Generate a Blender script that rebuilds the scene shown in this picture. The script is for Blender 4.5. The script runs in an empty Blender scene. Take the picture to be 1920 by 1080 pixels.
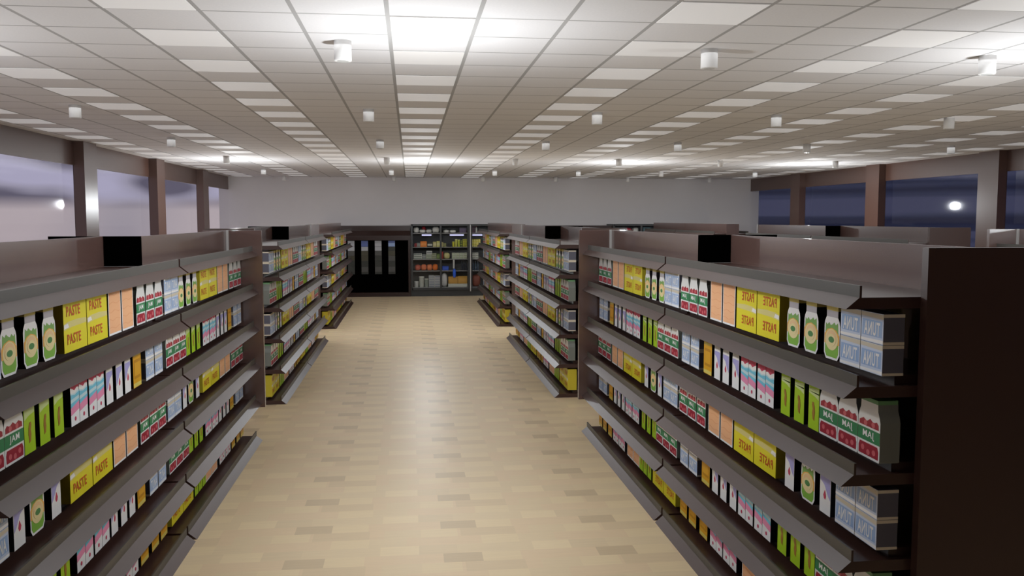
import bpy, bmesh, math
C = bpy.context.scene.collection
PI = math.pi

# ------------------------------------------------------------------ helpers
def lin(c):
    return tuple(((v/255)/12.92 if v/255 <= 0.04045 else ((v/255+0.055)/1.055)**2.4) for v in c)

def mat(name, rgb, rough=0.5, spec=0.5, metal=0.0, emit=None, estr=0.0, srgb=True, ior=None):
    m = bpy.data.materials.new(name); m.use_nodes = True
    b = m.node_tree.nodes['Principled BSDF']
    col = lin(rgb) if srgb else rgb
    b.inputs['Base Color'].default_value = (*col, 1)
    b.inputs['Roughness'].default_value = rough
    b.inputs['Specular IOR Level'].default_value = spec
    b.inputs['Metallic'].default_value = metal
    if ior: b.inputs['IOR'].default_value = ior
    if emit:
        b.inputs['Emission Color'].default_value = (*lin(emit), 1)
        b.inputs['Emission Strength'].default_value = estr
    return m

def noisy(m, c1, c2, scale=(8, 8, 8), detail=2.0):
    """break a flat base colour up with a little object-space noise"""
    nt = m.node_tree; N = nt.nodes; L = nt.links
    tc = N.new('ShaderNodeTexCoord'); mp = N.new('ShaderNodeMapping'); mp.inputs['Scale'].default_value = scale
    no = N.new('ShaderNodeTexNoise'); no.inputs['Detail'].default_value = detail
    r = N.new('ShaderNodeMix'); r.data_type = 'RGBA'
    r.inputs[6].default_value = (*lin(c1), 1); r.inputs[7].default_value = (*lin(c2), 1)
    L.new(tc.outputs['Object'], mp.inputs['Vector']); L.new(mp.outputs['Vector'], no.inputs['Vector'])
    L.new(no.outputs['Fac'], r.inputs[0]); L.new(r.outputs[2], N['Principled BSDF'].inputs['Base Color'])
    return m

class MB:
    """collects shapes and links them as ONE mesh object"""
    def __init__(s): s.v = []; s.f = []; s.m = []; s.mats = []
    def mi(s, m):
        if m not in s.mats: s.mats.append(m)
        return s.mats.index(m)
    def box(s, x0, x1, y0, y1, z0, z1, m):
        if x0 > x1: x0, x1 = x1, x0
        k = len(s.v); i = s.mi(m)
        s.v += [(x0,y0,z0),(x1,y0,z0),(x1,y1,z0),(x0,y1,z0),(x0,y0,z1),(x1,y0,z1),(x1,y1,z1),(x0,y1,z1)]
        s.f += [tuple(k+q for q in f) for f in ((0,3,2,1),(4,5,6,7),(0,1,5,4),(1,2,6,5),(2,3,7,6),(3,0,4,7))]
        s.m += [i]*6
        return s
    def prism_x(s, pts, x0, x1, m, side=None):
        """polygon in (y, z), counter-clockwise seen from +X, extruded from x0 up to x1 (x1 > x0 is the front)"""
        a = sum(pts[i][0]*pts[(i+1) % len(pts)][1]-pts[(i+1) % len(pts)][0]*pts[i][1] for i in range(len(pts)))
        if a < 0: pts = pts[::-1]
        n = len(pts); k = len(s.v); i = s.mi(m); j = s.mi(side or m)
        s.v += [(x1, p[0], p[1]) for p in pts] + [(x0, p[0], p[1]) for p in pts]
        s.f.append(tuple(range(k, k+n))); s.m.append(i)
        s.f.append(tuple(k+n+q for q in reversed(range(n)))); s.m.append(j)
        for q in range(n):
            r = (q+1) % n
            s.f.append((k+q, k+n+q, k+n+r, k+r)); s.m.append(j)
        return s
    def prism_y(s, pts, y0, y1, m, endm=None):
        """polygon in (x, z) extruded along y"""
        a = sum(pts[i][0]*pts[(i+1) % len(pts)][1]-pts[(i+1) % len(pts)][0]*pts[i][1] for i in range(len(pts)))
        if a < 0: pts = pts[::-1]
        n = len(pts); k = len(s.v); i = s.mi(m); j = s.mi(endm or m)
        s.v += [(p[0], y0, p[1]) for p in pts] + [(p[0], y1, p[1]) for p in pts]
        s.f.append(tuple(range(k, k+n))); s.m.append(j)
        s.f.append(tuple(k+n+q for q in reversed(range(n)))); s.m.append(j)
        for q in range(n):
            r = (q+1) % n
            s.f.append((k+q, k+n+q, k+n+r, k+r)); s.m.append(i)
        return s
    def lathe(s, prof, cx, cy, m, n=20, sx=1.0, sy=1.0):
        """prof: list of (r, z) bottom to top"""
        k = len(s.v); i = s.mi(m)
        for r, z in prof:
            for q in range(n):
                a = 2*PI*q/n; s.v.append((cx+r*sx*math.cos(a), cy+r*sy*math.sin(a), z))
        for t in range(len(prof)-1):
            for q in range(n):
                r = (q+1) % n
                s.f.append((k+t*n+q, k+t*n+r, k+(t+1)*n+r, k+(t+1)*n+q)); s.m.append(i)
        s.f.append(tuple(k+q for q in reversed(range(n)))); s.m.append(i)
        s.f.append(tuple(k+(len(prof)-1)*n+q for q in range(n))); s.m.append(i)
        return s
    def disc(s, u, z, ru, rz, x1, m, n=22, a0=0, a1=2*PI):
        pts = [(u+ru*math.cos(a0+(a1-a0)*q/n), z+rz*math.sin(a0+(a1-a0)*q/n)) for q in range(n if a1-a0 > 6.2 else n+1)]
        return s.prism_x(pts, 0.0, x1, m)
    def mesh(s, name, mirror=False, bevel=0.0, smooth=False):
        me = bpy.data.meshes.new(name)
        sg = -1 if mirror else 1
        me.from_pydata([(sg*x, y, z) for x, y, z in s.v], [], [f[::-1] if mirror else f for f in s.f])
        for m in s.mats: me.materials.append(m)
        me.polygons.foreach_set('material_index', s.m)
        if bevel:
            bm = bmesh.new(); bm.from_mesh(me)
            bmesh.ops.bevel(bm, geom=bm.edges[:], offset=bevel, segments=2, affect='EDGES', clamp_overlap=True)
            bm.to_mesh(me); bm.free()
        if smooth:
            me.polygons.foreach_set('use_smooth', [True]*len(me.polygons))
        me.update()
        return me
    def build(s, name, parent=None, loc=None, **kw):
        return link(name, s.mesh(name, **kw), parent, loc)

def link(name, me, parent=None, loc=None):
    o = bpy.data.objects.new(name, me); C.objects.link(o)
    if parent: o.parent = parent
    if loc: o.location = loc
    return o
def empty(name, loc, label=None, cat=None, group=None):
    o = bpy.data.objects.new(name, None); o.empty_display_size = 0.1; C.objects.link(o); o.location = loc
    return tag(o, label, cat, group)
def tag(o, label=None, cat=None, group=None):
    if label: o['label'] = label
    if cat: o['category'] = cat
    if group: o['group'] = group
    return o
def struct(o, label=None):
    o['kind'] = 'structure'
    if label: o['label'] = label
    return o
def copy_tree(o, parent=None):
    c = o.copy(); C.objects.link(c)
    if parent: c.parent = parent
    for ch in list(o.children): copy_tree(ch, c)
    return c

# ------------------------------------------------------------------ materials
brown = mat('brown_gloss_laminate', (94, 71, 65), rough=0.22, ior=2.3)
shelf_b = mat('dark_brown_shelf_board', (60, 37, 31), rough=0.38, ior=1.55)
lip_m = mat('grey_sheen_shelf_lip', (76, 73, 69), rough=0.4, spec=0.4)  # grey put in for the ceiling reflected on the brown lips
noisy(brown, (97, 73, 67), (91, 69, 63), (1.5, 1.5, 1.5))
brown_d = mat('dark_brown_laminate', (46, 28, 24), rough=0.3, spec=0.4)
beam_m = mat('brown_painted_steel', (86, 58, 47), rough=0.35, ior=1.8)
end_m = mat('shaded_end_panel', (70, 49, 43), rough=0.4, spec=0.5)  # same brown laminate, darkened for the shade on the near end
black = mat('matt_black_board', (3, 3, 3), rough=1.0, spec=0.0)
wall_m = noisy(mat('off_white_plaster', (198, 194, 194), rough=0.75, spec=0.2), (222, 218, 218), (218, 214, 214), (.6, .6, .6))
charcoal = mat('charcoal_fridge_metal', (58, 59, 60), rough=0.35, spec=0.4)
steel = mat('pale_metal_strip', (190, 188, 186), rough=0.35, spec=0.5)
white_m = mat('white_lamp_housing', (232, 231, 229), rough=0.5, spec=0.3)

# ceiling : white tiles with a grey lay-in grid, 0.6 m
GX, GY, T = -0.133, 5.918, 0.6
def ceiling_material():
    m = bpy.data.materials.new('ceiling_tiles'); m.use_nodes = True
    nt = m.node_tree; N = nt.nodes; L = nt.links; b = N['Principled BSDF']
    b.inputs['Roughness'].default_value = 0.85; b.inputs['Specular IOR Level'].default_value = 0.15
    g = N.new('ShaderNodeNewGeometry'); sp = N.new('ShaderNodeSeparateXYZ'); L.new(g.outputs['Position'], sp.inputs[0])
    def line(sock, org, w):
        a = N.new('ShaderNodeMath'); a.operation = 'SUBTRACT'; a.inputs[1].default_value = org - 0.5*w; L.new(sock, a.inputs[0])
        d = N.new('ShaderNodeMath'); d.operation = 'DIVIDE'; d.inputs[1].default_value = T; L.new(a.outputs[0], d.inputs[0])
        f = N.new('ShaderNodeMath'); f.operation = 'FRACT'; L.new(d.outputs[0], f.inputs[0])
        c = N.new('ShaderNodeMath'); c.operation = 'LESS_THAN'; c.inputs[1].default_value = w/T; L.new(f.outputs[0], c.inputs[0])
        return c.outputs[0]
    mx = N.new('ShaderNodeMath'); mx.operation = 'MAXIMUM'
    L.new(line(sp.outputs['X'], GX, 0.030), mx.inputs[0]); L.new(line(sp.outputs['Y'], GY, 0.022), mx.inputs[1])
    no = N.new('ShaderNodeTexNoise'); no.inputs['Scale'].default_value = 60; no.inputs['Detail'].default_value = 3
    L.new(g.outputs['Position'], no.inputs['Vector'])
    r = N.new('ShaderNodeMix'); r.data_type = 'RGBA'
    r.inputs[6].default_value = (*lin((224, 222, 222)), 1); r.inputs[7].default_value = (*lin((234, 232, 233)), 1)
    L.new(no.outputs['Fac'], r.inputs[0])
    q = N.new('ShaderNodeMix'); q.data_type = 'RGBA'; q.inputs[7].default_value = (*lin((176, 174, 173)), 1)
    L.new(r.outputs[2], q.inputs[6]); L.new(mx.outputs[0], q.inputs[0]); L.new(q.outputs[2], b.inputs['Base Color'])
    return m

# floor : pale strip parquet, repeat 1.157 x 0.694 m, four rows
def floor_material():
    m = bpy.data.materials.new('pale_strip_parquet'); m.use_nodes = True
    nt = m.node_tree; N = nt.nodes; L = nt.links; b = N['Principled BSDF']
    b.inputs['Roughness'].default_value = 0.40; b.inputs['Specular IOR Level'].default_value = 0.5
    g = N.new('ShaderNodeNewGeometry'); sp = N.new('ShaderNodeSeparateXYZ'); L.new(g.outputs['Position'], sp.inputs[0])
    def M(op, a, bb=None, c=None):
        n = N.new('ShaderNodeMath'); n.operation = op
        for i, v in enumerate((a, bb, c)):
            if v is None: continue
            if isinstance(v, (int, float)): n.inputs[i].default_value = v
            else: L.new(v, n.inputs[i])
        return n.outputs[0]
    row = M('FLOOR', M('DIVIDE', M('SUBTRACT', sp.outputs['Y'], 6.172), 0.1735))
    rm = M('FLOORED_MODULO', row, 4.0)
    off = M('MULTIPLY', M('FLOORED_MODULO', M('MULTIPLY', rm, 2.63), 1.7), 0.41)
    u = M('DIVIDE', M('SUBTRACT', sp.outputs['X'], 0.226), 0.2893)
    ci = M('FLOOR', M('SUBTRACT', u, off)); cm = M('FLOORED_MODULO', ci, 4.0)
    cb = N.new('ShaderNodeCombineXYZ'); L.new(cm, cb.inputs[0]); L.new(rm, cb.inputs[1]); cb.inputs[2].default_value = 3.7
    wn = N.new('ShaderNodeTexWhiteNoise'); wn.noise_dimensions = '3D'; L.new(cb.outputs[0], wn.inputs['Vector'])
    ramp = N.new('ShaderNodeValToRGB'); cr = ramp.color_ramp; cr.interpolation = 'CONSTANT'
    cr.elements[0].position = 0; cr.elements[0].color = (*lin((214, 193, 158)), 1)
    cr.elements[1].position = 0.25; cr.elements[1].color = (*lin((218, 197, 160)), 1)
    for p, c in ((0.45, (211, 190, 156)), (0.62, (221, 200, 163)), (0.8, (215, 191, 157))):
        e = cr.elements.new(p); e.color = (*lin(c), 1)
    L.new(wn.outputs['Value'], ramp.inputs[0])
    # the one dark strip and its medium neighbour in each repeat
    r0 = M('LESS_THAN', rm, 0.5); c0 = M('LESS_THAN', cm, 0.5); dark = M('MULTIPLY', r0, c0)
    r3 = M('GREATER_THAN', rm, 2.5)
    xm = M('FLOORED_MODULO', M('SUBTRACT', sp.outputs['X'], 0.38), 1.157)
    med = M('MULTIPLY', r3, M('LESS_THAN', xm, 0.44))
    m1 = N.new('ShaderNodeMix'); m1.data_type = 'RGBA'; m1.inputs[7].default_value = (*lin((196, 175, 143)), 1)
    L.new(dark, m1.inputs[0]); L.new(ramp.outputs[0], m1.inputs[6])
    m2 = N.new('ShaderNodeMix'); m2.data_type = 'RGBA'; m2.inputs[7].default_value = (*lin((208, 186, 152)), 1)
    L.new(med, m2.inputs[0]); L.new(m1.outputs[2], m2.inputs[6])
    mp = N.new('ShaderNodeMapping'); mp.inputs['Scale'].default_value = (1.2, 26, 1); L.new(g.outputs['Position'], mp.inputs[0])
    no = N.new('ShaderNodeTexNoise'); no.inputs['Scale'].default_value = 2.0; no.inputs['Detail'].default_value = 4
    L.new(mp.outputs[0], no.inputs['Vector'])
    hs = N.new('ShaderNodeHueSaturation'); L.new(m2.outputs[2], hs.inputs['Color'])
    L.new(M('ADD', M('MULTIPLY', no.outputs['Fac'], 0.14), 0.93), hs.inputs['Value'])
    L.new(hs.outputs['Color'], b.inputs['Base Color'])
    return m

def glass_material(name, tint=(1, 1, 1), refl=0.8):
    m = bpy.data.materials.new(name); m.use_nodes = True
    nt = m.node_tree; N = nt.nodes; L = nt.links
    N.remove(N['Principled BSDF']); out = N['Material Output']
    tr = N.new('ShaderNodeBsdfTransparent'); tr.inputs[0].default_value = (*tint, 1)
    gl = N.new('ShaderNodeBsdfGlossy'); gl.inputs['Roughness'].default_value = 0.065 if 'window' in name else 0.03
    fr = N.new('ShaderNodeFresnel'); fr.inputs[0].default_value = 1.45
    mu = N.new('ShaderNodeMath'); mu.operation = 'MULTIPLY'; mu.inputs[1].default_value = refl; L.new(fr.outputs[0], mu.inputs[0])
    mx = N.new('ShaderNodeMixShader'); L.new(mu.outputs[0], mx.inputs[0]); L.new(tr.outputs[0], mx.inputs[1]); L.new(gl.outputs[0], mx.inputs[2])
    L.new(mx.outputs[0], out.inputs[0])
    return m

# ------------------------------------------------------------------ the room
XL, XR, YB, YF, ZC = -5.77, 11.66, -9.0, 28.95, 3.832
struct(MB().box(XL-0.3, XR+0.3, YB, YF, -0.1, 0.0, floor_material()).build('floor'))
struct(MB().box(XL-0.3, XR+0.3, YB, YF, ZC, ZC+0.1, ceiling_material()).build('ceiling'))
struct(MB().box(XL-0.3, XR+0.3, YF, YF+0.2, 0, ZC, wall_m).build('wall_far'))
struct(MB().box(XL-0.3, XR+0.3, YB-0.2, YB, 0, ZC, brown_d).build('wall_near'))
glass = glass_material('window_glass', refl=0.07)
wn = 0
for side, xw, sg in (('left', XL, -1), ('right', XR, 1)):
    # a low wall, a deep brown lintel under the ceiling
    struct(MB().box(xw, xw+sg*0.06, YB, YF, 0, 0.35, wall_m).build('wall_'+side))
    struct(MB().box(xw, xw+sg*0.06, YB, YF, 3.42, ZC, beam_m).build('trim_%d' % (1 if side == 'left' else 2)), 'brown lintel above the %s windows' % side)
    ys = [15.98+4.4*k for k in range(-5, 3)]
    prev = YB
    for k, y in enumerate(ys):
        struct(MB().box(xw+sg*0.02, xw-sg*0.17, y, y+0.62, 0, ZC, beam_m).build('trim_%d' % (3+k+(10 if side == 'right' else 0))), 'brown column between %s windows' % side)
        wn += 1
        struct(MB().box(xw+sg*0.010, xw+sg*0.018, prev, y, 0.35, 3.42, glass).build('window_%d' % wn))
        prev = y+0.62
    wn += 1
    struct(MB().box(xw+sg*0.010, xw+sg*0.018, prev, YF, 0.35, 3.42, glass).build('window_%d' % wn))

# ------------------------------------------------------------------ ceiling fittings
ORD = ['first', 'second', 'third', 'fourth', 'fifth', 'sixth', 'seventh', 'eighth', 'ninth', 'tenth', 'eleventh', 'twelfth', 'thirteenth',
       'fourteenth', 'fifteenth', 'sixteenth', 'seventeenth', 'eighteenth', 'nineteenth', 'twentieth', 'twenty-first', 'twenty-second', 'twenty-third']
panel_m = mat('lit_ceiling_diffuser', (226, 223, 220), rough=0.6, spec=0.2, emit=(250, 250, 252), estr=0.2)
pm = MB().box(0.016, 0.584, 0.012, 0.588, -0.004, 0.0, panel_m).mesh('ceiling_light')
cols = [k for k in range(-3, 7)]
for k in cols:
    xa = GX+3*k*T
    if xa < XL or xa+T > XR: continue
    par = k % 2
    js = [j for j in range(-3, 38) if j % 2 == par and GY+j*T+T < YF]
    js = js[::-1]
    for n, j in enumerate(js):
        # skip what lies outside the frame above
        if GY+j*T < 4.4: continue
        o = link('ceiling_light', pm, None, (xa, GY+j*T, ZC))
        tag(o, 'lit white ceiling panel, %s from the far wall, %s panel column from the left' % (ORD[n], ORD[k+3]), 'ceiling light', 'lit panels in the ceiling grid')
dm = MB().lathe([(0.060, -0.150), (0.066, -0.146), (0.066, 0.0)], 0, 0, white_m, n=32).mesh('downlight', smooth=False)
for q in dm.polygons:
    if abs(q.normal.z) < 0.3: q.use_smooth = True
lens_m = mat('downlight_lens', (200, 200, 198), rough=0.3)
lm = MB().lathe([(0.045, -0.152), (0.045, -0.148)], 0, 0, lens_m, n=24).mesh('lens')
for a, y in enumerate((6.79, 10.96, 15.15, 19.55, 24.35, 28.2)):
    for b, x in enumerate((-3.92, -0.49, 2.37, 4.74, 7.14, 9.93)):
        if a == 0 and b not in (1, 2, 3): continue
        if a == 1 and b == 5: continue
        o = link('ceiling_downlight', dm, None, (x, y, ZC))
        nth = (['leftmost', 'second from left', 'third from left', 'fourth from left', 'fifth from left', 'rightmost'][b]) if a else ['', 'left', 'middle', 'right'][b]
        tag(o, 'white cylinder downlight on ceiling, %s %s' % (nth, 'of the three nearest the camera' if a == 0 else 'in the %s row from the camera' % ORD[a]), 'downlight', 'white cylinder downlights')
        link('lens', lm, o)

# ------------------------------------------------------------------ gondola shelving
PITCH, TIP = 0.4165, [2.083-0.4165*k for k in range(6)]
def shelf_profile(z, xs, xw):
    """section of a shelf in (x, z): tray, outward sloping front, upright lip. xs = tip x, xw = back x, on the negative side"""
    return [(xs, z), (xs+0.003, z-0.0), (xw, z), (xw, z+0.053), (xs+0.075, z+0.053), (xs+0.075, z+0.108), (xs+0.064, z+0.108), (xs+0.064, z+0.058)]
def gondola(cx, y0, mirror, label, v=0):
    root = empty('gondola_shelf', (cx, y0, 0), label, 'shelving', 'store shelving units')
    key = ('m' if mirror else 'p', v)
    if key in GC:
        for src in GC[key].children:
            copy_tree(src, root)
        return root
    def P(name, mb, parent=root): return mb.build(name, parent, mirror=mirror)
    if v < 2: P('end_panel', MB().box(-0.1175, 0.5175, -0.05, 0, 0.38, 2.365, end_m))
    else: P('end_panel', MB().box(-0.1425, 0.165, -0.05, 0, 0.055, 2.365, brown))
    if v == 0: P('end_panel', MB().box(-0.5175, 0.1175, 6.15, 6.20, 0.38, 2.365, brown))
    xa = 0.1275 if v < 2 else -0.1425
    P('back_panel', MB().box(xa, xa+0.02, 0.0, 3.06, 0.055, 2.365, brown))
    P('back_panel', MB().box(-0.1425, -0.1225, 3.08, 6.15, 0.055, 2.365, brown))
    if v < 2:
        P('divider_panel', MB().box(-0.1425, 0.5175, 3.06, 3.08, 2.14, 2.365, black))
        P('edge_strip', MB().box(-0.166, -0.143, 6.125, 6.149, 2.14, 2.368, steel))
    else:
        P('top_panel', MB().box(-0.122, 0.165, 0.0, 6.15, 2.345, 2.365, brown))
    for bay in (0, 1):
        ya, yb = (0.0, 3.045) if bay == 0 else (3.085, 6.15)
        for sd in (0, 1):
            # side 0 faces -x; side 1 is the same thing turned half round
            back = (0.1265 if bay == 0 and v < 2 else -0.1435) if sd == 0 else (-0.1485 if bay == 0 else 0.1215)
            if sd == 1: back = -(0.1485) if bay == 0 else 0.1215
            for k, z in enumerate(TIP):
                xs = -0.4815
                xw = back if sd == 0 else (-0.1485 if bay == 0 else 0.1215)
                if sd == 1: xw = -0.1485 if bay == 0 else 0.1215
                body = [(xs, z), (xw, z), (xw, z+0.053), (xs+0.0645, z+0.053)]
                lip = [(xs+0.0645, z+0.053), (xs+0.0755, z+0.053), (xs+0.0755, z+0.108), (xs+0.0645, z+0.108)]
                riser = [(-0.215, z+0.053), (xw, z+0.053), (xw, z+0.099), (-0.215, z+0.099)]
                if sd == 1:
                    body, lip, riser = [[(-x, zz) for x, zz in q] for q in (body, lip, riser)]
                s = P('shelf', MB().prism_y(body, ya, yb, shelf_b))
                P('front_lip', MB().prism_y(lip, ya, yb, lip_m, shelf_b), s)
                if k > 0 and sd == 0:
                    P('riser', MB().prism_y(riser, ya+0.03, yb-0.01, brown_d), s)
    GC[key] = root
    return root
GC = {}
YS = [3.77, 11.84, 19.91]
RN = ['front', 'middle', 'rear']
units = []
for n, y in enumerate(YS):
    units.append(('R', n, gondola(2.4675, y, False, 'brown shelving unit stocked with groceries, %s one on the right side of the aisle' % RN[n], n)))
for n, y in enumerate(YS):
    units.append(('L', n, gondola(2*0.157-2.4675, y, True, 'brown shelving unit stocked with groceries, %s one on the left side of the aisle' % RN[n], n)))
for n, y in enumerate(YS):
    if n == 0: lab = 'far end of a brown shelving unit by the right frame edge'
    elif n == 1: lab = 'brown shelving unit top beyond the front right unit, before the dark blue windows'
    else: lab = 'brown shelving unit top near the far wall behind the right-hand shelving'
    gondola(7.57, y, False, lab, n)

# ------------------------------------------------------------------ groceries
def M_(n, c, r=0.45, s=0.35): return mat(n, c, rough=r, spec=s)
W = M_('print_white', (246, 244, 243)); CRM = M_('print_cream', (214, 204, 184))
TB = M_('print_pale_blue', (158, 184, 222)); TB2 = M_('print_light_blue', (206, 216, 236)); SL = M_('tin_slate', (92, 92, 104))
YEL = M_('print_yellow', (236, 222, 48)); YELP = M_('print_pale_yellow', (226, 214, 140)); RED = M_('print_orange_red', (206, 92, 40))
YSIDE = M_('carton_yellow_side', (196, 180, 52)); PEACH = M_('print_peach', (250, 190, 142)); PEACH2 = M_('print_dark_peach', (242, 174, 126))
GLS = M_('frosted_white_glass', (238, 238, 236), 0.3); GREY = M_('packet_grey_side', (118, 122, 116)); DKG = M_('packet_shaded_side', (26, 24, 26))  # DKG: side colour darkened to stand for unlit packet faces
GRN = M_('print_deep_green', (52, 134, 84)); LEAF = M_('print_leaf_green', (132, 178, 92)); OLV = M_('print_grass_green', (138, 190, 74))
SAGE = M_('print_dark_green', (84, 140, 80)); ORG = M_('print_orange', (246, 186, 92)); BUT = M_('print_butter', (244, 226, 168)); BUT2 = M_('print_apricot', (246, 208, 158))
CHE = M_('print_cherry', (166, 42, 58)); CHE2 = M_('print_light_cherry', (214, 106, 112)); LIME = M_('print_lime', (176, 214, 40)); LIME2 = M_('print_pale_lime', (214, 230, 160))
BRN = M_('print_bronze', (168, 122, 50)); PINK = M_('print_pink', (240, 150, 186)); ROSE = M_('print_rose', (206, 66, 98)); SKY = M_('print_sky_blue', (120, 206, 232)); SKYP = M_('print_pale_sky', (206, 232, 240))
LILA = M_('print_lilac', (176, 172, 228)); GOLD = M_('print_gold', (226, 168, 40)); GOLD2 = M_('print_dark_gold', (198, 138, 30)); GOLDP = M_('print_pale_gold', (228, 208, 108)); CAPY = M_('cap_yellow', (214, 196, 110)); CAPG = M_('cap_green', (110, 160, 110))
DGS = M_('lime_packet_shaded_side', (24, 40, 14))  # lime taken almost to black for the unlit carton side

def text_mb(mb, s, u0, u1, z0, z1, x1, m):
    cu = bpy.data.curves.new('t', 'FONT'); cu.body = s; cu.offset = 0.022; cu.space_character = 1.12; cu.resolution_u = 2
    ob = bpy.data.objects.new('t', cu); C.objects.link(ob)
    dg = bpy.context.evaluated_depsgraph_get()
    me = bpy.data.meshes.new_from_object(ob.evaluated_get(dg))
    xs = [v.co.x for v in me.vertices]; ys = [v.co.y for v in me.vertices]
    ax, bx, ay, by = min(xs), max(xs), min(ys), max(ys)
    k = len(mb.v); i = mb.mi(m)
    mb.v += [(x1, u0+(v.co.x-ax)/(bx-ax)*(u1-u0), z0+(v.co.y-ay)/(by-ay)*(z1-z0)) for v in me.vertices]
    for p in me.polygons:
        mb.f.append(tuple(k+q for q in p.vertices)); mb.m.append(i)
    bpy.data.objects.remove(ob); bpy.data.meshes.remove(me); bpy.data.curves.remove(cu)

def rect(a, b, c, d): return [(a, c), (b, c), (b, d), (a, d)]
E1, E2, E3 = 0.0008, 0.0014, 0.002
def body_box(w, h, d, front, side, top=None, inset=0.0015):
    mb = MB(); mb.prism_x([(inset, 0), (w-inset, 0), (w-inset, h), (inset, h)], -d, 0.0, front, side)
    return mb
def make_tuna():
    w, h = 0.2, 0.1445
    b = MB(); b.box(-0.104, 0, 0.0015, w-0.0015, 0.0, h-0.001, SL)
    f = MB(); f.prism_x(rect(0.0015, w-0.0015, 0, h-0.001), -0.001, E1, TB2)
    f.prism_x(rect(0.012, w-0.012, 0.030, 0.108), 0, E2, TB)
    f.prism_x([(0.0015, 0.004), (w-0.0015, 0.004), (w-0.0015, 0.016), (0.0015, 0.02)], 0, E2, W)
    f.prism_x([(0.0015, 0.118), (w-0.0015, 0.122), (w-0.0015, 0.141), (0.0015, 0.141)], 0, E2, CRM)
    t = MB(); text_mb(t, 'TUNA', 0.028, 0.172, 0.034, 0.100, 0.0021, W)
    r = MB().box(-0.1048, -0.0005, 0.0008, w-0.0008, 0.0, 0.013, CRM)
    r2 = MB().box(-0.1048, -0.0005, 0.0008, w-0.0008, 0.128, h-0.0012, CRM)
    return [('body', b), ('label', f), ('rim', r), ('rim', r2), ('lettering', t)]
def make_jar():
    w = 0.166
    def out(i): return [(0.022+i*.6, i), (w-0.022-i*.6, i), (w-i, 0.03), (w-i, 0.178), (w-0.006-i, 0.2), (w-0.022-i, 0.222), (w-0.022-i, 0.256), (0.022+i, 0.256), (0.022+i, 0.222), (0.006+i, 0.2), (i, 0.178), (i, 0.03)]
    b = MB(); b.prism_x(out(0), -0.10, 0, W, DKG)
    c = MB(); c.prism_x(rect(0.020, w-0.020, 0.256, 0.288), -0.098, 0.001, CAPY, CAPY)
    f = MB()
    f.prism_x(rect(0.023, w-0.023, 0.222, 0.2555), 0, E1, M_('neck_glass', (190, 184, 190)))
    f.prism_x([(0.03, 0.012), (w-0.03, 0.012), (w-0.012, 0.035), (w-0.012, 0.11), (0.012, 0.11), (0.012, 0.035)], 0, E1, OLV)
    f.prism_x([(0.012, 0.12), (w-0.012, 0.12), (w-0.015, 0.188), (0.135, 0.178), (0.115, 0.192), (0.1, 0.178), (0.08, 0.184), (0.06, 0.196), (0.045, 0.182), (0.022, 0.196)], 0, E1, LEAF)
    f.prism_x([(0.005, 0.08), (w-0.005, 0.08), (w-0.005, 0.13), (0.13, 0.155), (0.083, 0.166), (0.036, 0.155), (0.005, 0.13)], 0, E2, ORG)
    f.disc(0.083, 0.104, 0.068, 0.056, E3, BUT); f.disc(0.083, 0.112, 0.052, 0.042, 0.0026, BUT2)
    f.disc(0.083, 0.102, 0.046, 0.032, 0.0032, BUT); f.disc(0.083, 0.104, 0.030, 0.016, 0.0038, SAGE)
    return [('jar_body', b), ('lid', c), ('label', f)]
def make_paste():
    w, h, d = 0.338, 0.292, 0.125
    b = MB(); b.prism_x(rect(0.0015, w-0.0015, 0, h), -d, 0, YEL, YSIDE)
    f = MB()
    f.prism_x([(0.004, 0.125), (0.12, 0.135), (0.334, 0.138), (0.334, 0.165), (0.2, 0.172), (0.06, 0.168), (0.004, 0.158)], 0, E1, YELP)
    f.prism_x([(0.004, 0.132), (0.075, 0.138), (0.06, 0.16), (0.004, 0.155)], 0, E2, W)
    f.prism_x([(0.004, 0.275), (0.334, 0.275), (0.334, 0.288), (0.004, 0.288)], 0, E1, YELP)
    t = MB(); text_mb(t, 'PASTE', 0.045, 0.242, 0.042, 0.100, 0.0016, RED)
    t2 = MB(); text_mb(t2, 'PASTE', 0.045, 0.242, 0.196, 0.254, 0.0016, RED)
    return [('carton', b), ('print', f), ('lettering', t), ('lettering', t2)]
def make_orange():
    w, h = 0.235, 0.292
    b = MB(); b.prism_x(rect(0.0015, w-0.0015, 0, h), -0.1, 0, W, DKG)
    f = MB(); f.prism_x(rect(0.012, w-0.012, 0.013, h-0.012), 0, E1, PEACH)
    for q in range(5):
        z = 0.045+q*0.052
        up = [(0.014+0.207*i/10, z+0.006*math.sin(i*0.9+q*1.7)+0.0028) for i in range(11)]
        dn = [(u, v-0.0045) for u, v in reversed(up)]
        f.prism_x(dn[::-1]+up[::-1], 0, E2, PEACH2)
    return [('carton', b), ('print', f)]
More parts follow.
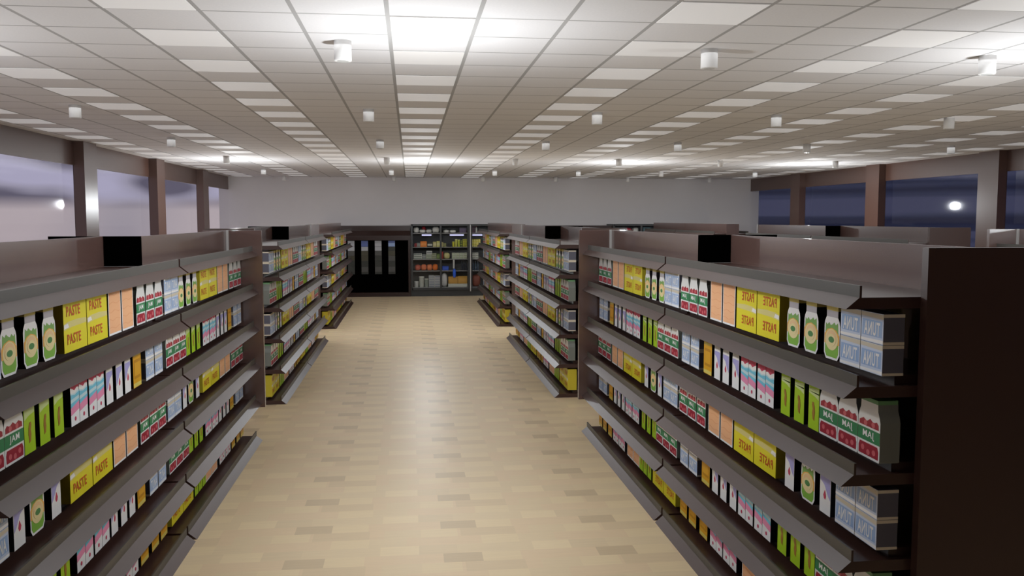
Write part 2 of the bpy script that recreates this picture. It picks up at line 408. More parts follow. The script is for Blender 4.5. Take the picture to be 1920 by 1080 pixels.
def make_jam():
    w = 0.2
    s = [(0.004, 0), (w-0.004, 0), (w, 0.008), (w, 0.19), (w-0.008, 0.215), (w-0.022, 0.242), (w-0.024, 0.275), (0.024, 0.275), (0.022, 0.242), (0.008, 0.215), (0, 0.19), (0, 0.008)]
    b = MB(); b.prism_x(s, -0.1, 0, GLS, GREY)
    c = MB(); c.prism_x(rect(0.022, w-0.022, 0.275, 0.294), -0.098, 0.001, CAPG, CAPG)
    f = MB()
    f.prism_x(rect(0.001, w-0.001, 0.082, 0.144), 0, E1, GRN)
    f.prism_x([(0.012, 0.012), (w-0.012, 0.012), (w-0.010, 0.05), (w-0.02, 0.072), (0.02, 0.072), (0.010, 0.05)], 0, E1, CHE)
    f.prism_x([(0.012, 0.154), (w-0.012, 0.154), (w-0.014, 0.176), (0.15, 0.19), (0.12, 0.178), (0.09, 0.194), (0.06, 0.18), (0.03, 0.19), (0.014, 0.178)], 0, E1, CHE)
    for u, z in ((0.05, 0.038), (0.1, 0.03), (0.15, 0.045), (0.06, 0.17), (0.13, 0.168)): f.disc(u, z, 0.016, 0.014, E2, CHE2, n=12)
    t = MB(); text_mb(t, 'JAM', 0.048, 0.152, 0.093, 0.134, 0.0016, W)
    return [('bottle_body', b), ('cap', c), ('label', f), ('lettering', t)]
def make_green():
    w, h = 0.125, 0.288
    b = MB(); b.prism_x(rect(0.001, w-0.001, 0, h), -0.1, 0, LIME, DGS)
    f = MB()
    f.prism_x([(0.006, 0.198), (0.119, 0.205), (0.119, 0.222), (0.006, 0.23)], 0, E1, LIME2)
    f.prism_x([(0.006, 0.17), (0.05, 0.185), (0.119, 0.195), (0.119, 0.206), (0.006, 0.206)], 0, E1, LIME2)
    f.prism_x([(0.052, 0.05), (0.07, 0.058), (0.078, 0.09), (0.072, 0.115), (0.082, 0.135), (0.078, 0.152), (0.06, 0.15), (0.05, 0.125), (0.046, 0.095), (0.05, 0.075)], 0, E2, BRN)
    return [('carton', b), ('print', f)]
def make_pink():
    w, h = 0.125, 0.288
    b = MB(); b.prism_x(rect(0.001, w-0.001, 0, h), -0.1, 0, W, DKG)
    f = MB()
    f.prism_x([(0.002, 0.216), (0.03, 0.208), (0.06, 0.196), (0.09, 0.210), (w-0.002, 0.206), (w-0.002, h-0.001), (0.002, h-0.001)], 0, E1, ROSE)
    f.prism_x(rect(0.085, w-0.004, 0.236, h-0.004), 0, E2, PINK)
    f.prism_x([(0.002, 0.115), (w-0.002, 0.135), (w-0.002, 0.192), (0.06, 0.178), (0.002, 0.186)], 0, E1, SKYP)
    f.prism_x([(0.002, 0.150), (w-0.002, 0.16), (w-0.002, 0.182), (0.06, 0.17), (0.002, 0.178)], 0, E2, SKY)
    f.prism_x([(0.002, 0.104), (w-0.002, 0.128), (w-0.002, 0.142), (0.002, 0.128)], 0, E2, SKY)
    f.prism_x([(0.002, 0.062), (w-0.002, 0.082), (w-0.002, 0.128), (0.002, 0.104)], 0, E1, PINK)
    f.disc(0.062, 0.036, 0.011, 0.012, E3, ROSE, n=12)
    return [('carton', b), ('print', f)]
def make_white():
    w = 0.122
    s = [(0.001, 0), (w-0.001, 0), (w-0.001, 0.205), (w-0.006, 0.235), (w-0.02, 0.285), (0.02, 0.285), (0.006, 0.235), (0.001, 0.205)]
    b = MB(); b.prism_x(s, -0.1, 0, W, DKG)
    f = MB()
    f.prism_x([(0.008, 0.215), (w-0.008, 0.215), (w-0.022, 0.282), (0.022, 0.282)], 0, E1, M_('carton_gable_grey', (206, 202, 196)))
    f.prism_x([(0.006, 0.2), (w-0.006, 0.2), (w-0.006, 0.175), (0.07, 0.155), (0.03, 0.105), (0.006, 0.085)], 0, E1, LILA)
    f.prism_x([(0.058, 0.078), (0.072, 0.082), (0.08, 0.1), (0.07, 0.118), (0.064, 0.128), (0.056, 0.112), (0.05, 0.095)], 0, E2, ROSE)
    return [('carton', b), ('print', f)]
def make_gold():
    w, h = 0.175, 0.27
    b = MB(); b.prism_x(rect(0.001, w-0.001, 0, h), -0.1, 0, GOLD, DKG)
    f = MB()
    f.prism_x(rect(0.004, w-0.004, 0.004, 0.03), 0, E1, GOLDP)
    f.prism_x(rect(0.02, w-0.02, 0.06, 0.19), 0, E1, GOLD2)
    f.prism_x(rect(0.03, w-0.03, 0.08, 0.17), 0, E2, GOLD)
    f.prism_x(rect(0.01, w-0.01, 0.215, 0.235), 0, E1, GOLDP)
    return [('box', b), ('print', f)]
KIND = {
 'tuna': (make_tuna, 'tuna_tin', 'blue tuna tin', 'tin', 0.2),
 'jar': (make_jar, 'pickle_jar', 'green-label jar', 'jar', 0.166),
 'paste': (make_paste, 'paste_carton', 'yellow PASTE carton', 'carton', 0.338),
 'orange': (make_orange, 'biscuit_carton', 'peach striped carton', 'carton', 0.235),
 'jam': (make_jam, 'jam_bottle', 'red-green JAM bottle', 'bottle', 0.2),
 'green': (make_green, 'tea_carton', 'lime green carton', 'carton', 0.125),
 'pink': (make_pink, 'yoghurt_carton', 'pink-blue carton', 'carton', 0.125),
 'white': (make_white, 'milk_carton', 'white gable-top carton', 'carton', 0.122),
 'gold': (make_gold, 'gold_box', 'gold box', 'box', 0.175)}
A = [('tuna', 0.0), ('tuna', 0.203), ('jar', 0.41), ('jar', 0.648), ('jar', 0.868), ('paste', 1.143), ('paste', 1.490), ('orange', 1.852), ('orange', 2.105), ('jam', 2.405), ('jam', 2.625), ('jam', 2.837)]
B = [('jam', 0.0), ('jam', 0.203), ('jam', 0.406), ('green', 0.612), ('green', 0.79), ('green', 0.97), ('pink', 1.197), ('pink', 1.325), ('pink', 1.474), ('pink', 1.602), ('white', 1.762), ('white', 1.945), ('white', 2.115), ('gold', 2.29), ('tuna', 2.57), ('tuna', 2.79)]
Cc = [('tuna', 0.0), ('tuna', 0.203), ('white', 0.455), ('jar', 0.636), ('white', 0.892), ('paste', 1.143), ('paste', 1.490), ('orange', 1.852), ('orange', 2.105), ('jam', 2.405), ('jam', 2.625), ('jam', 2.837)]
D = [('paste', 0.015), ('paste', 0.362), ('green', 0.75), ('green', 0.895), ('green', 1.035), ('orange', 1.16), ('orange', 1.40), ('pink', 1.735), ('pink', 1.863), ('pink', 2.005), ('pink', 2.133), ('gold', 2.318), ('gold', 2.575), ('gold', 2.80)]
ROWS = [(1, A, 'top row'), (2, B, 'second row'), (3, Cc, 'third row'), (4, B, 'fourth row'), (5, D, 'bottom row')]
protoc = {}
def proto(kind, mirror, joined):
    k = (kind, mirror, joined)
    if k in protoc: return protoc[k]
    parts = KIND[kind][0]() if (kind, 'mb') not in protoc else protoc[(kind, 'mb')]
    protoc[(kind, 'mb')] = parts
    if joined:
        al = MB()
        for n, mb in parts:
            o = len(al.v); al.v += mb.v
            al.f += [tuple(o+q for q in f) for f in mb.f]; al.m += [al.mi(mb.mats[i]) for i in mb.m]
        protoc[k] = [(KIND[kind][1], al.mesh(KIND[kind][1], mirror=mirror))]
    else:
        protoc[k] = [(n, mb.mesh(n, mirror=mirror)) for n, mb in parts]
    return protoc[k]
RANK = {1: ['single'], 2: ['nearer of two', 'farther of two'], 3: ['nearest of three', 'middle of three', 'farthest of three'],
        4: ['nearest of four', 'second of four', 'third of four', 'farthest of four']}
def stock(side, n, root):
    mirror = side == 'R'     # built facing +x; the right-hand run is its mirror image, lettering and all
    sg = 1 if mirror else -1
    XF = 2.178 if mirror else 2*0.157-2.178
    y0 = YS[n]
    uname = '%s %s unit' % (RN[n], 'right' if mirror else 'left')
    for bay in (0, 1):
        yb = y0+(0.008 if bay == 0 else 3.095)
        for lev, lay, rname in ROWS:
            z = TIP[lev]+0.0995
            cnt = {}
            for k, u in lay: cnt[k] = cnt.get(k, 0)+1
            seen = {}
            for k, u in lay:
                i = seen.get(k, 0); seen[k] = i+1
                for st in ((0, 1) if k == 'tuna' else (0,)):
                    fn, nm, lab, cat, w = KIND[k]
                    loc = (XF, yb+u, z+st*0.1455)
                    label = '%s%s, %s, %s, %s bay, %s' % (('upper ' if st else 'lower ') if k == 'tuna' else '', lab, RANK[cnt[k]][i], rname, 'near' if bay == 0 else 'far', uname)
                    grp = lab+'s on the shelves'
                    pr = proto(k, mirror, n == 2)
                    if n == 2:
                        tag(link(nm, pr[0][1], None, loc), label, cat, grp)
                    else:
                        r = empty(nm, loc, label, cat, grp)
                        for pn, me in pr: link(pn, me, r)
for s, n, r in units: stock(s, n, r)

# ------------------------------------------------------------------ chilled cabinets on the far wall
FY = 27.95       # fronts
fglass = glass_material('fridge_door_glass', refl=0.35)
inner_m = mat('fridge_lining', (96, 98, 98), rough=0.6)
shelf_m = mat('fridge_wire_shelf', (150, 150, 148), rough=0.4)
tube_m = mat('fridge_tube', (210, 210, 230), emit=(200, 205, 255), estr=0.7)
def fridge(x0, label):
    r = empty('display_fridge', (x0, FY, 0), label, 'fridge', 'glass door display fridges')
    Wd = 3.66
    h = MB(); h.box(0, Wd, 0.06, 0.96, 0, 0.26, charcoal); h.box(0, Wd, 0.06, 0.96, 2.26, 2.31, charcoal)
    h.box(0, 0.04, 0.06, 0.96, 0.26, 2.26, charcoal); h.box(Wd-0.04, Wd, 0.06, 0.96, 0.26, 2.26, charcoal)
    h.build('housing', r)
    MB().box(0.04, Wd-0.04, 0.90, 0.955, 0.26, 2.26, inner_m).build('lining', r)
    for z in (0.285, 0.815, 1.19, 1.58, 2.03):
        MB().box(0.045, Wd-0.045, 0.14, 0.895, z-0.022, z, shelf_m).build('shelf', r)
    for k, (a, b) in enumerate(((0.0, 0.95), (0.95, 1.84), (1.93, 2.80), (2.80, Wd))):
        d = MB(); t = 0.028
        d.box(a, a+t+(.03 if k == 0 else 0), 0, 0.055, 0.2, 2.3, charcoal); d.box(b-t, b, 0, 0.055, 0.2, 2.3, charcoal)
        d.box(a+t, b-t, 0, 0.055, 0.2, 0.27, charcoal); d.box(a+t, b-t, 0, 0.055, 2.255, 2.3, charcoal)
        dd = d.build('door', r)
        MB().box(a+t, b-t, 0.02, 0.028, 0.27, 2.255, fglass).build('door_glass', dd)
    MB().box(1.845, 1.885, 0.0, 0.055, 0.2, 2.3, charcoal).build('door_post', r)
    MB().box(1.887, 1.915, -0.02, 0.055, 0.15, 2.3, steel).build('pull_strip', r)
    for a, b in ((0.35, 0.66), (1.25, 1.70), (1.98, 2.30), (2.9, 3.4)):
        MB().box(a, b, 0.16, 0.2, 1.94, 1.985, tube_m).build('lamp_tube', r)
    return r
fridge(0.03, 'charcoal glass-door display fridge at the end of the aisle, full of chilled food')
fridge(6.61, 'charcoal display fridge on far wall, only its top shown above right-hand shelving')

def cabinet(x0, x1, label):
    r = empty('dark_display_cabinet', (x0, FY, 0), label, 'cabinet', 'dark cabinets beside the fridges')
    w = x1-x0-0.01
    MB().box(0.10, w-0.08, 0.12, 0.94, 0.14, 1.8, black).build('body', r)
    MB().box(0.0, w, 0.02, 0.95, 0, 0.135, brown_d).build('plinth', r)
    MB().box(0.0, 0.09, 0.04, 0.95, 0.136, 1.8, brown_d).build('side_post', r)
    MB().box(w-0.075, w, 0.04, 0.95, 0.136, 1.8, brown_d).build('side_post', r)
    c = MB(); k = [(0, 0.0), (0, 0)]
    pts = [(0.0, 1.8), (0.95, 1.8), (0.95, 2.26), (0.10, 2.26), (0.10, 2.10), (0.0, 1.95)]
    i = c.mi(brown_d); n = len(pts)
    c.v += [(0, p[0], p[1]) for p in pts] + [(w, p[0], p[1]) for p in pts]
    c.f += [tuple(reversed(range(n))), tuple(range(n, 2*n))] + [(q, (q+1) % n, n+(q+1) % n, n+q) for q in range(n)]; c.m += [i]*(n+2)
    c.build('canopy', r)
    cs = [M_('dim_grey_goods', (84, 84, 82)), M_('dim_olive_goods', (74, 72, 58)), M_('dim_charcoal_goods', (58, 60, 56)), M_('pale_goods', (176, 178, 184)), M_('blue_goods', (96, 112, 170)), M_('sky_goods', (150, 172, 214))]
    x = w-0.71
    t = 0
    while x > 0.2:
        s = MB().box(x, x+0.22, 0.095, 0.118, 0.72, 1.79, cs[2]).build('display_window', r)
        z = 1.785
        for hh, ci in ((0.07, 4 if t % 2 == 0 else 3), (0.12, (5, 3, 4, 3)[t % 4]), (0.13, 3 if t != 0 else 2), (0.16, (1, 0, 1, 0)[t % 4]), (0.17, (0, 2, 1, 1)[t % 4]), (0.18, 2), (0.17, (0, 0, 0, 2)[t % 4])):
            MB().box(x+0.006, x+0.214, 0.070, 0.094, z-hh+0.006, z, cs[ci]).build('goods_panel', s); z -= hh
        x -= 0.425; t += 1
    return r
cabinet(-2.87, 0.03, 'dark brown cabinet with four narrow lit display slots, left of the fridge')
cabinet(3.70, 6.61, 'dark brown cabinet on far wall, only its top edge seen behind right-hand shelving')

# chilled goods : (name, label, category, kind, x0, x1, z0, z1, colours)  x measured from the fridge's left edge
FX = 0.03
GR = {}
def gm(c, r=0.5):
    if c not in GR: GR[c] = mat('goods_%d_%d_%d' % c, c, rough=r, spec=0.35)
    return GR[c]
def good(kind, name, label, cat, x0, x1, z0, z1, c1, c2=None, depth=0.25, y=0.18, seed=1, fx=FX):
    z0 += 0.001
    m1 = gm(c1); m2 = gm(c2 or c1); w = x1-x0; h = z1-z0
    loc = (fx+x0, FY+y, z0)
    if kind == 'box':
        r = empty(name, loc, label, cat)
        MB().box(0, w, 0, depth, 0, h, m1).build('box_body', r, bevel=min(0.006, h*.1))
        MB().box(w*.08, w*.92, -0.003, 0.0, h*.25, h*.72, m2).build('label_print', r)
        return r
    if kind == 'stripes':
        r = empty(name, loc, label, cat)
        MB().box(0, w, 0, depth, 0, h, m1).build('box_body', r, bevel=0.005)
        b = MB(); n = max(2, int(h/0.05))
        for q in range(n): b.box(w*.05, w*.95, -0.003, 0, h*(q+.3)/n, h*(q+.65)/n, m2)
        b.build('label_print', r); return r
    if kind == 'tub':
        r = empty(name, (loc[0]+w/2, loc[1]+w/2, z0), label, cat)
        MB().lathe([(w*.42, 0), (w*.48, h*.9)], 0, 0, m1, n=24).build('tub_body', r, smooth=False)
        MB().lathe([(w*.5, h*.9), (w*.5, h*.97), (w*.46, h)], 0, 0, m2, n=24).build('tub_lid', r); return r
    if kind == 'bottle':
        r = empty(name, (loc[0]+w/2, loc[1]+w/2, z0), label, cat)
        MB().lathe([(w*.45, 0), (w*.5, h*.03), (w*.5, h*.6), (w*.42, h*.72), (w*.2, h*.84), (w*.2, h*.9)], 0, 0, m1, n=20).build('bottle_body', r)
        MB().lathe([(w*.23, h*.9), (w*.23, h)], 0, 0, m2, n=16).build('bottle_cap', r); return r
    if kind == 'bag':
        import random
        rd = random.Random(seed)
        bm = bmesh.new(); bmesh.ops.create_icosphere(bm, subdivisions=3, radius=1.0)
        ph = [(rd.uniform(0, 6), rd.uniform(2, 5)) for _ in range(6)]
        for v in bm.verts:
            x, yy, z = v.co
            sgn = lambda a: -1 if a < 0 else 1
            x = sgn(x)*abs(x)**0.6; yy = sgn(yy)*abs(yy)**0.7; z = sgn(z)*abs(z)**0.75
            k = 1+0.10*math.sin(ph[0][1]*x*2+ph[0][0])*math.sin(ph[1][1]*z*2+ph[1][0])+0.06*math.sin(ph[2][1]*3*x+ph[3][0]+3*yy)
            zt = z*k
            v.co = (w/2+x*w/2*0.97, depth/2+yy*depth/2, max(0, (zt*0.5+0.5)*h*0.95))
        me = bpy.data.meshes.new(name); bm.to_mesh(me); bm.free(); me.materials.append(m1)
        me.polygons.foreach_set('use_smooth', [True]*len(me.polygons))
        return tag(link(name, me, None, loc), label, cat)
def ux(x): return (x-38)/421.0
def uz(y): return (1055-y)/421.0
S1, S2, S3, S4, S5 = 2.03, 1.58, 1.19, 0.815, 0.285
def G(kind, name, label, cat, xa, xb, ytop, base, c1, c2=None, **kw):
    good(kind, name, label, cat, max(ux(xa), 0.07), ux(xb), base, max(uz(ytop), base+0.04), c1, c2, **kw)
WB = (222, 222, 216)
G('bag', 'food_bag', 'white crumpled food bag at left end of fridge top shelf', 'bag', 72, 150, 118, S1, WB, seed=2)
G('bag', 'food_bag', 'low white bag in front on fridge top shelf, second from left', 'bag', 152, 240, 152, S1, WB, seed=3, depth=0.2)
G('bag', 'food_bag', 'red bag behind white bags on the fridge top shelf', 'bag', 185, 245, 108, S1, (196, 52, 62), seed=4, y=0.45)
G('bag', 'food_bag', 'low white bag just left of the tall one on fridge top shelf', 'bag', 242, 322, 150, S1, (214, 214, 208), seed=5, depth=0.2)
G('bag', 'food_bag', 'tall white spiky bag on fridge top shelf beside the door frame', 'bag', 326, 424, 112, S1, WB, seed=6)
G('bag', 'food_bag', 'white flat bag on top shelf behind second fridge door', 'bag', 478, 560, 155, S1, WB, seed=7)
G('bag', 'food_bag', 'second white flat bag on top shelf behind second fridge door', 'bag', 562, 652, 157, S1, WB, seed=8)
G('box', 'chilled_box', 'dark purple box on top shelf behind second fridge door', 'box', 694, 792, 130, S1, (88, 78, 100), (96, 84, 112))
G('box', 'chilled_box', 'maroon box on top shelf behind third fridge door', 'box', 866, 908, 112, S1, (84, 60, 74))
G('bottle', 'milk_bottle', 'white bottle on top shelf behind third fridge door', 'bottle', 912, 940, 112, S1, (206, 206, 204), (160, 50, 60))
G('box', 'chilled_box', 'small red box at left of fridge second shelf', 'box', 86, 118, 340, S2, (152, 52, 52))
G('stripes', 'chilled_carton', 'white and dark striped carton on fridge second shelf', 'carton', 121, 163, 338, S2, (176, 178, 170), (70, 76, 74))
G('box', 'chilled_carton', 'bright orange carton on fridge second shelf', 'carton', 166, 252, 314, S2, (232, 132, 48), (240, 156, 80))
G('box', 'chilled_carton', 'black and white carton beside the orange one in fridge', 'carton', 256, 332, 332, S2, (60, 64, 58), (196, 198, 188))
G('box', 'chilled_carton', 'beige carton on second fridge shelf, left of the pale yellow one', 'carton', 336, 382, 320, S2, (196, 190, 128), (214, 206, 160))
G('box', 'chilled_carton', 'pale yellow carton on second fridge shelf beside door frame', 'carton', 385, 432, 312, S2, (206, 204, 122), (222, 220, 160))
G('box', 'chilled_carton', 'beige carton just right of the first door frame, second shelf', 'carton', 448, 476, 326, S2, (188, 178, 124))
G('box', 'chilled_carton', 'small olive carton behind second fridge door, second shelf', 'carton', 479, 514, 340, S2, (150, 152, 100))
G('tub', 'yellow_tub', 'yellow-green tub at left of the yellow group, second fridge door', 'tub', 596, 630, 318, S2, (206, 200, 52), (226, 222, 120))
G('tub', 'yellow_tub', 'tall pale tub second in the yellow group, second fridge door', 'tub', 633, 668, 286, S2, (196, 196, 96), (220, 220, 180))
G('tub', 'yellow_tub', 'lime tub third in the yellow group, second fridge door', 'tub', 671, 702, 292, S2, (190, 200, 70), (220, 226, 150))
G('stripes', 'chilled_carton', 'black and green carton in the yellow group in the fridge', 'carton', 705, 738, 300, S2, (40, 44, 34), (170, 186, 60))
G('stripes', 'chilled_carton', 'yellow striped carton second from right behind second fridge door', 'carton', 741, 768, 288, S2, (210, 206, 60), (70, 80, 40))
G('stripes', 'chilled_carton', 'yellow striped carton at right edge behind second fridge door', 'carton', 770, 796, 286, S2, (214, 210, 66), (60, 66, 40))
for q, (a, b) in enumerate(((860, 888), (891, 919), (922, 950), (953, 981))):
    G('stripes', 'chilled_carton', 'yellow striped carton, %s from left behind third fridge door' % ORD[q], 'carton', a, b, 288, S2, (210, 198, 60), (240, 236, 190))
G('stripes', 'chilled_carton', 'white and green striped carton at left of fridge middle shelf', 'carton', 74, 186, 480, S3, (206, 210, 202), (70, 92, 78))
G('stripes', 'chilled_carton', 'grey carton second from left on fridge middle shelf', 'carton', 189, 238, 492, S3, (150, 156, 152), (110, 118, 118))
G('stripes', 'chilled_carton', 'pale green carton under the white box on fridge middle shelf', 'carton', 241, 318, 490, S3, (176, 182, 166), (110, 128, 106))
t = uz(490)
good('box', 'chilled_box', 'white box stacked on the pale green carton in the fridge', 'box', ux(246), ux(334)-0.03, t+0.002, t+0.11, (214, 216, 212), (140, 146, 146))
G('stripes', 'chilled_carton', 'olive patterned carton on fridge middle shelf beside green box', 'carton', 321, 382, 476, S3, (160, 166, 138), (100, 110, 84))
G('box', 'chilled_box', 'green box on fridge middle shelf beside the door frame', 'box', 385, 430, 484, S3, (100, 122, 64), (124, 144, 84))
G('box', 'chilled_box', 'narrow red box on middle shelf just right of door frame', 'box', 448, 474, 455, S3, (156, 52, 50))
G('bag', 'food_bag', 'pale yellow bag on middle shelf behind second fridge door', 'bag', 477, 566, 465, S3, (206, 200, 140), seed=11)
for q, (a, b) in enumerate(((592, 642), (644, 694), (696, 746), (748, 796))):
    G('stripes', 'chilled_tray', 'white green tray, %s from left on middle shelf, second fridge door' % ORD[q], 'tray', a, b, 472, S3, (212, 214, 200), (120, 146, 96))
for q, (a, b) in enumerate(((862, 908), (910, 952))):
    G('stripes', 'chilled_tray', '%s white tray on middle shelf behind third fridge door' % ('left' if q == 0 else 'right'), 'tray', a, b, 472, S3, (212, 212, 204), (110, 118, 106))
G('bag', 'food_bag', 'dark red-orange bag at left of fridge fourth shelf', 'bag', 88, 168, 628, S4, (198, 104, 84), seed=13)
G('bag', 'food_bag', 'orange and white bag in middle of fridge fourth shelf', 'bag', 170, 250, 622, S4, (216, 124, 84), seed=14)
G('bag', 'food_bag', 'orange bag third from left on fridge fourth shelf', 'bag', 252, 326, 624, S4, (224, 134, 88), seed=15)
G('bag', 'food_bag', 'bright orange bag at right of fridge fourth shelf', 'bag', 328, 402, 620, S4, (230, 122, 50), seed=16)
G('box', 'chilled_box', 'blue flat box on fourth shelf behind second fridge door', 'box', 460, 546, 652, S4, (46, 86, 190), (60, 100, 210))
for q, a in enumerate((716, 744, 772)):
    G('bottle', 'dark_bottle', 'dark bottle on fourth fridge shelf, %s of three' % ['left', 'middle', 'right'][q], 'bottle', a, a+25, 588, S4, (46, 50, 60), (90, 90, 96))
for q, a in enumerate((868, 900, 932)):
    G('bottle', 'dark_bottle', 'blue-grey bottle behind third fridge door, %s of three' % ['left', 'middle', 'right'][q], 'bottle', a, a+26, 590, S4, (66, 80, 96), (110, 114, 120))
G('tub', 'white_bucket', 'short white bucket at left corner of fridge bottom shelf', 'bucket', 76, 140, 856, S5, (196, 198, 194), (226, 226, 222))
G('tub', 'white_bucket', 'tall white bucket second from left on fridge bottom shelf', 'bucket', 142, 214, 792, S5, (186, 190, 180), (216, 218, 210))
G('tub', 'white_bucket', 'green-grey bucket third from left on fridge bottom shelf', 'bucket', 217, 272, 822, S5, (138, 148, 140), (196, 198, 190))
G('stripes', 'chilled_pack', 'white and blue shrink-wrapped pack on fridge bottom shelf', 'pack', 276, 352, 775, S5, (182, 186, 186), (112, 124, 142))
G('stripes', 'chilled_pack', 'white and blue wrapped pack beside door frame on bottom shelf', 'pack', 355, 430, 780, S5, (188, 190, 188), (112, 122, 140))
G('bag', 'food_bag', 'white bag with blue marks on bottom shelf, second fridge door', 'bag', 448, 530, 742, S5, (206, 208, 206), seed=19)
tray = empty('flat_tray', (FX+ux(538), FY+0.16, S5+0.001), 'long white tray under the tan boxes on fridge bottom shelf', 'tray')
MB().box(0, ux(800)-ux(538), -0.01, 0.5, 0, 0.10, gm((204, 208, 196))).build('tray_base', tray, bevel=0.006)
MB().box(0.01, ux(800)-ux(538)-0.01, -0.004, 0.0, 0.07, 0.095, gm((226, 228, 220))).build('tray_edge', tray)
good('box', 'cardboard_box', 'tan cardboard box on white tray, left of two', 'box', ux(542), ux(668), S5+0.102, uz(796), (188, 142, 62), (198, 152, 72))
good('box', 'cardboard_box', 'tan cardboard box on white tray, right of two', 'box', ux(671), ux(798), S5+0.102, uz(792), (196, 150, 66), (206, 160, 80))
G('bag', 'food_bag', 'brown-red bag on bottom shelf behind third fridge door', 'bag', 864, 984, 762, S5, (128, 74, 60), seed=23)
F2 = 6.61
good('bag', 'food_bag', 'white bag at left inside the fridge behind right-hand shelving', 'bag', 0.14, 0.42, S1, 2.18, WB, seed=31, fx=F2)
good('bag', 'food_bag', 'red bag inside the fridge behind right-hand shelving', 'bag', 0.46, 0.68, S1, 2.19, (200, 52, 74), seed=32, fx=F2)
good('bag', 'food_bag', 'spiky white bag inside the fridge behind right-hand shelving', 'bag', 0.72, 0.92, S1, 2.2, WB, seed=33, fx=F2)
good('box', 'chilled_box', 'teal box inside the fridge behind right-hand shelving', 'box', 1.06, 1.3, S1, 2.2, (92, 124, 132), (110, 146, 152), fx=F2)
# price card hanging inside the second door; blue bag stands in for a reflection
card = MB().box(0, 0.05, 0, 0.006, 0, 0.28, gm((206, 208, 204))).build('hanging_tag', None, (FX+ux(604), FY+0.133, 0.885))
tag(card, 'narrow white hanging tag under middle shelf, second fridge door', 'tag')
MB().box(0.012, 0.038, -0.004, 0.006, 0.28, 0.303, gm((150, 150, 150))).build('tag_clip', card)
good('bag', 'blue_reflection', 'bright blue reflection shaped as a pouch below the white tag in the fridge', 'reflection', ux(600), ux(642), 0.585, 0.885, (40, 100, 226), depth=0.05, y=0.085, seed=41)

# ------------------------------------------------------------------ outside
w = bpy.data.worlds.new('World'); bpy.context.scene.world = w; w.use_nodes = True
nt = w.node_tree; N = nt.nodes; L = nt.links; bg = N['Background']
def Mth(op, a, b=None, c=None, clamp=False):
    n = N.new('ShaderNodeMath'); n.operation = op; n.use_clamp = clamp
    for i, v in enumerate((a, b, c)):
        if v is None: continue
        if isinstance(v, (int, float)): n.inputs[i].default_value = v
        else: L.new(v, n.inputs[i])
    return n.outputs[0]
tc = N.new('ShaderNodeTexCoord'); sp = N.new('ShaderNodeSeparateXYZ'); L.new(tc.outputs['Generated'], sp.inputs[0])
def noise(scale, sc, det=1.5):
    mp = N.new('ShaderNodeMapping'); mp.inputs['Scale'].default_value = scale; L.new(tc.outputs['Generated'], mp.inputs[0])
    no = N.new('ShaderNodeTexNoise'); no.inputs['Scale'].default_value = sc; no.inputs['Detail'].default_value = det; L.new(mp.outputs[0], no.inputs['Vector'])
    return no.outputs['Fac']
def ramp(fac, stops):
    r = N.new('ShaderNodeValToRGB'); cr = r.color_ramp
    cr.elements[0].position = stops[0][0]; cr.elements[0].color = (*lin(stops[0][1]), 1)
    cr.elements[1].position = stops[1][0]; cr.elements[1].color = (*lin(stops[1][1]), 1)
    for p, c in stops[2:]:
        e = cr.elements.new(p); e.color = (*lin(c), 1)
    L.new(fac, r.inputs[0]); return r.outputs[0]
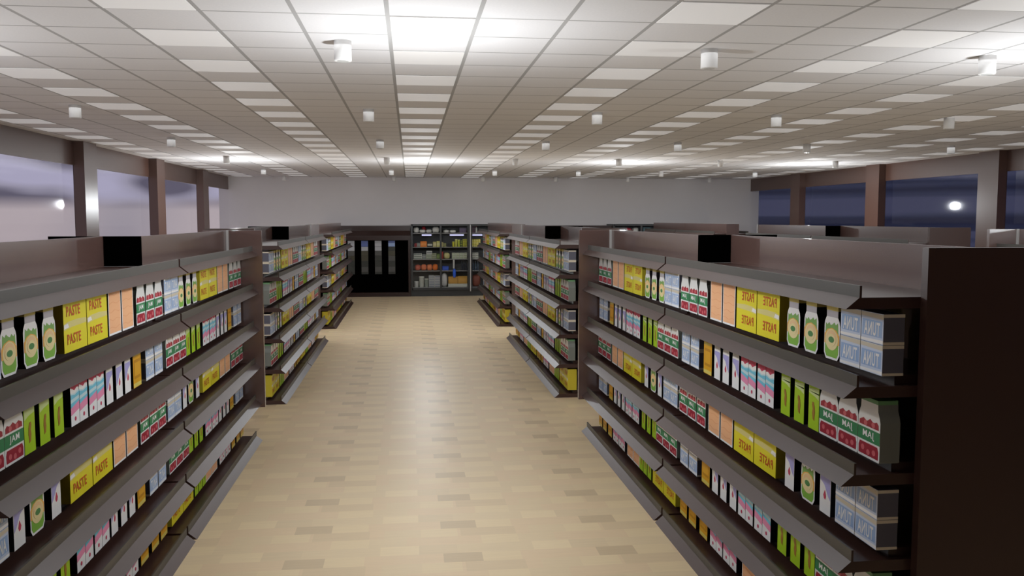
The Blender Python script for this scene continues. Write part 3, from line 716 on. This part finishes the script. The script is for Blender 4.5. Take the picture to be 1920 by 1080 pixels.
# evening street: pale blurred facades on the left, a dark blue block on the right
left = ramp(noise((11, 11, 36), 1.0, 0.6), [(0.40, (92, 88, 106)), (0.49, (150, 146, 166)), (0.58, (168, 164, 190))])
leftlow = ramp(noise((8, 8, 4), 1.0, 0.5), [(0.35, (140, 136, 150)), (0.62, (176, 164, 170))])
lowf = Mth('MULTIPLY_ADD', sp.outputs['Z'], -70.0, 1.6, True)
ml = N.new('ShaderNodeMix'); ml.data_type = 'RGBA'; L.new(lowf, ml.inputs[0]); L.new(left, ml.inputs[6]); L.new(leftlow, ml.inputs[7])
right = ramp(noise((1.5, 1.5, 90), 1.0, 1.0), [(0.40, (28, 30, 50)), (0.5, (38, 42, 64)), (0.60, (58, 60, 84))])
rf = Mth('MULTIPLY_ADD', sp.outputs['X'], 4.0, 0.5, True)
mr = N.new('ShaderNodeMix'); mr.data_type = 'RGBA'; L.new(rf, mr.inputs[0]); L.new(ml.outputs[2], mr.inputs[6]); L.new(right, mr.inputs[7])
L.new(mr.outputs[2], bg.inputs[0]); bg.inputs[1].default_value = 1.0

# ------------------------------------------------------------------ lights
def point(x, y, z, p, r=0.08, col=(0.93, 0.97, 1.0)):
    l = bpy.data.lights.new('shop_light', 'POINT'); l.energy = p; l.shadow_soft_size = r; l.color = col
    o = bpy.data.objects.new('shop_light', l); C.objects.link(o); o.location = (x, y, z)
for y in (6.2, 20.5):
    for x in ((-4.3, 0.1, 5.1, 9.75) if y < 10 else (-3.95, 0.35, 5.1, 9.75)):
        point(x, y+(0.1 if y < 10 else 0), 2.68 if y < 10 else 2.81, 92)
def panel_fill_light(x, y, p):  # unseen fill lamps added for the ceiling panels' combined soft light
    l = bpy.data.lights.new('panel_fill_light', 'AREA'); l.shape = 'RECTANGLE'; l.size = 3.2; l.size_y = 6.0; l.energy = p; l.color = (0.94, 0.97, 1.0)
    o = bpy.data.objects.new('panel_fill_light', l); C.objects.link(o); o.location = (x, y, 3.80)
for y in (8.0, 16.0, 23.5):
    for x in (-3.0, 1.0, 5.0, 9.0):
        panel_fill_light(x, y, 43)

# ------------------------------------------------------------------ camera
cd = bpy.data.cameras.new('camera'); cam = bpy.data.objects.new('camera', cd); C.objects.link(cam)
cam.location = (0, 0, 2.5); cam.rotation_euler = (PI/2-0.08, 0, -0.11669)
cd.sensor_width = 36; cd.lens = 36*1631.3/1920; cd.clip_end = 200
bpy.context.scene.camera = cam
vs = bpy.context.scene.view_settings
vs.view_transform = 'Standard'; vs.look = 'None'; vs.gamma = 1; vs.use_curve_mapping = False; vs.exposure = 0.0
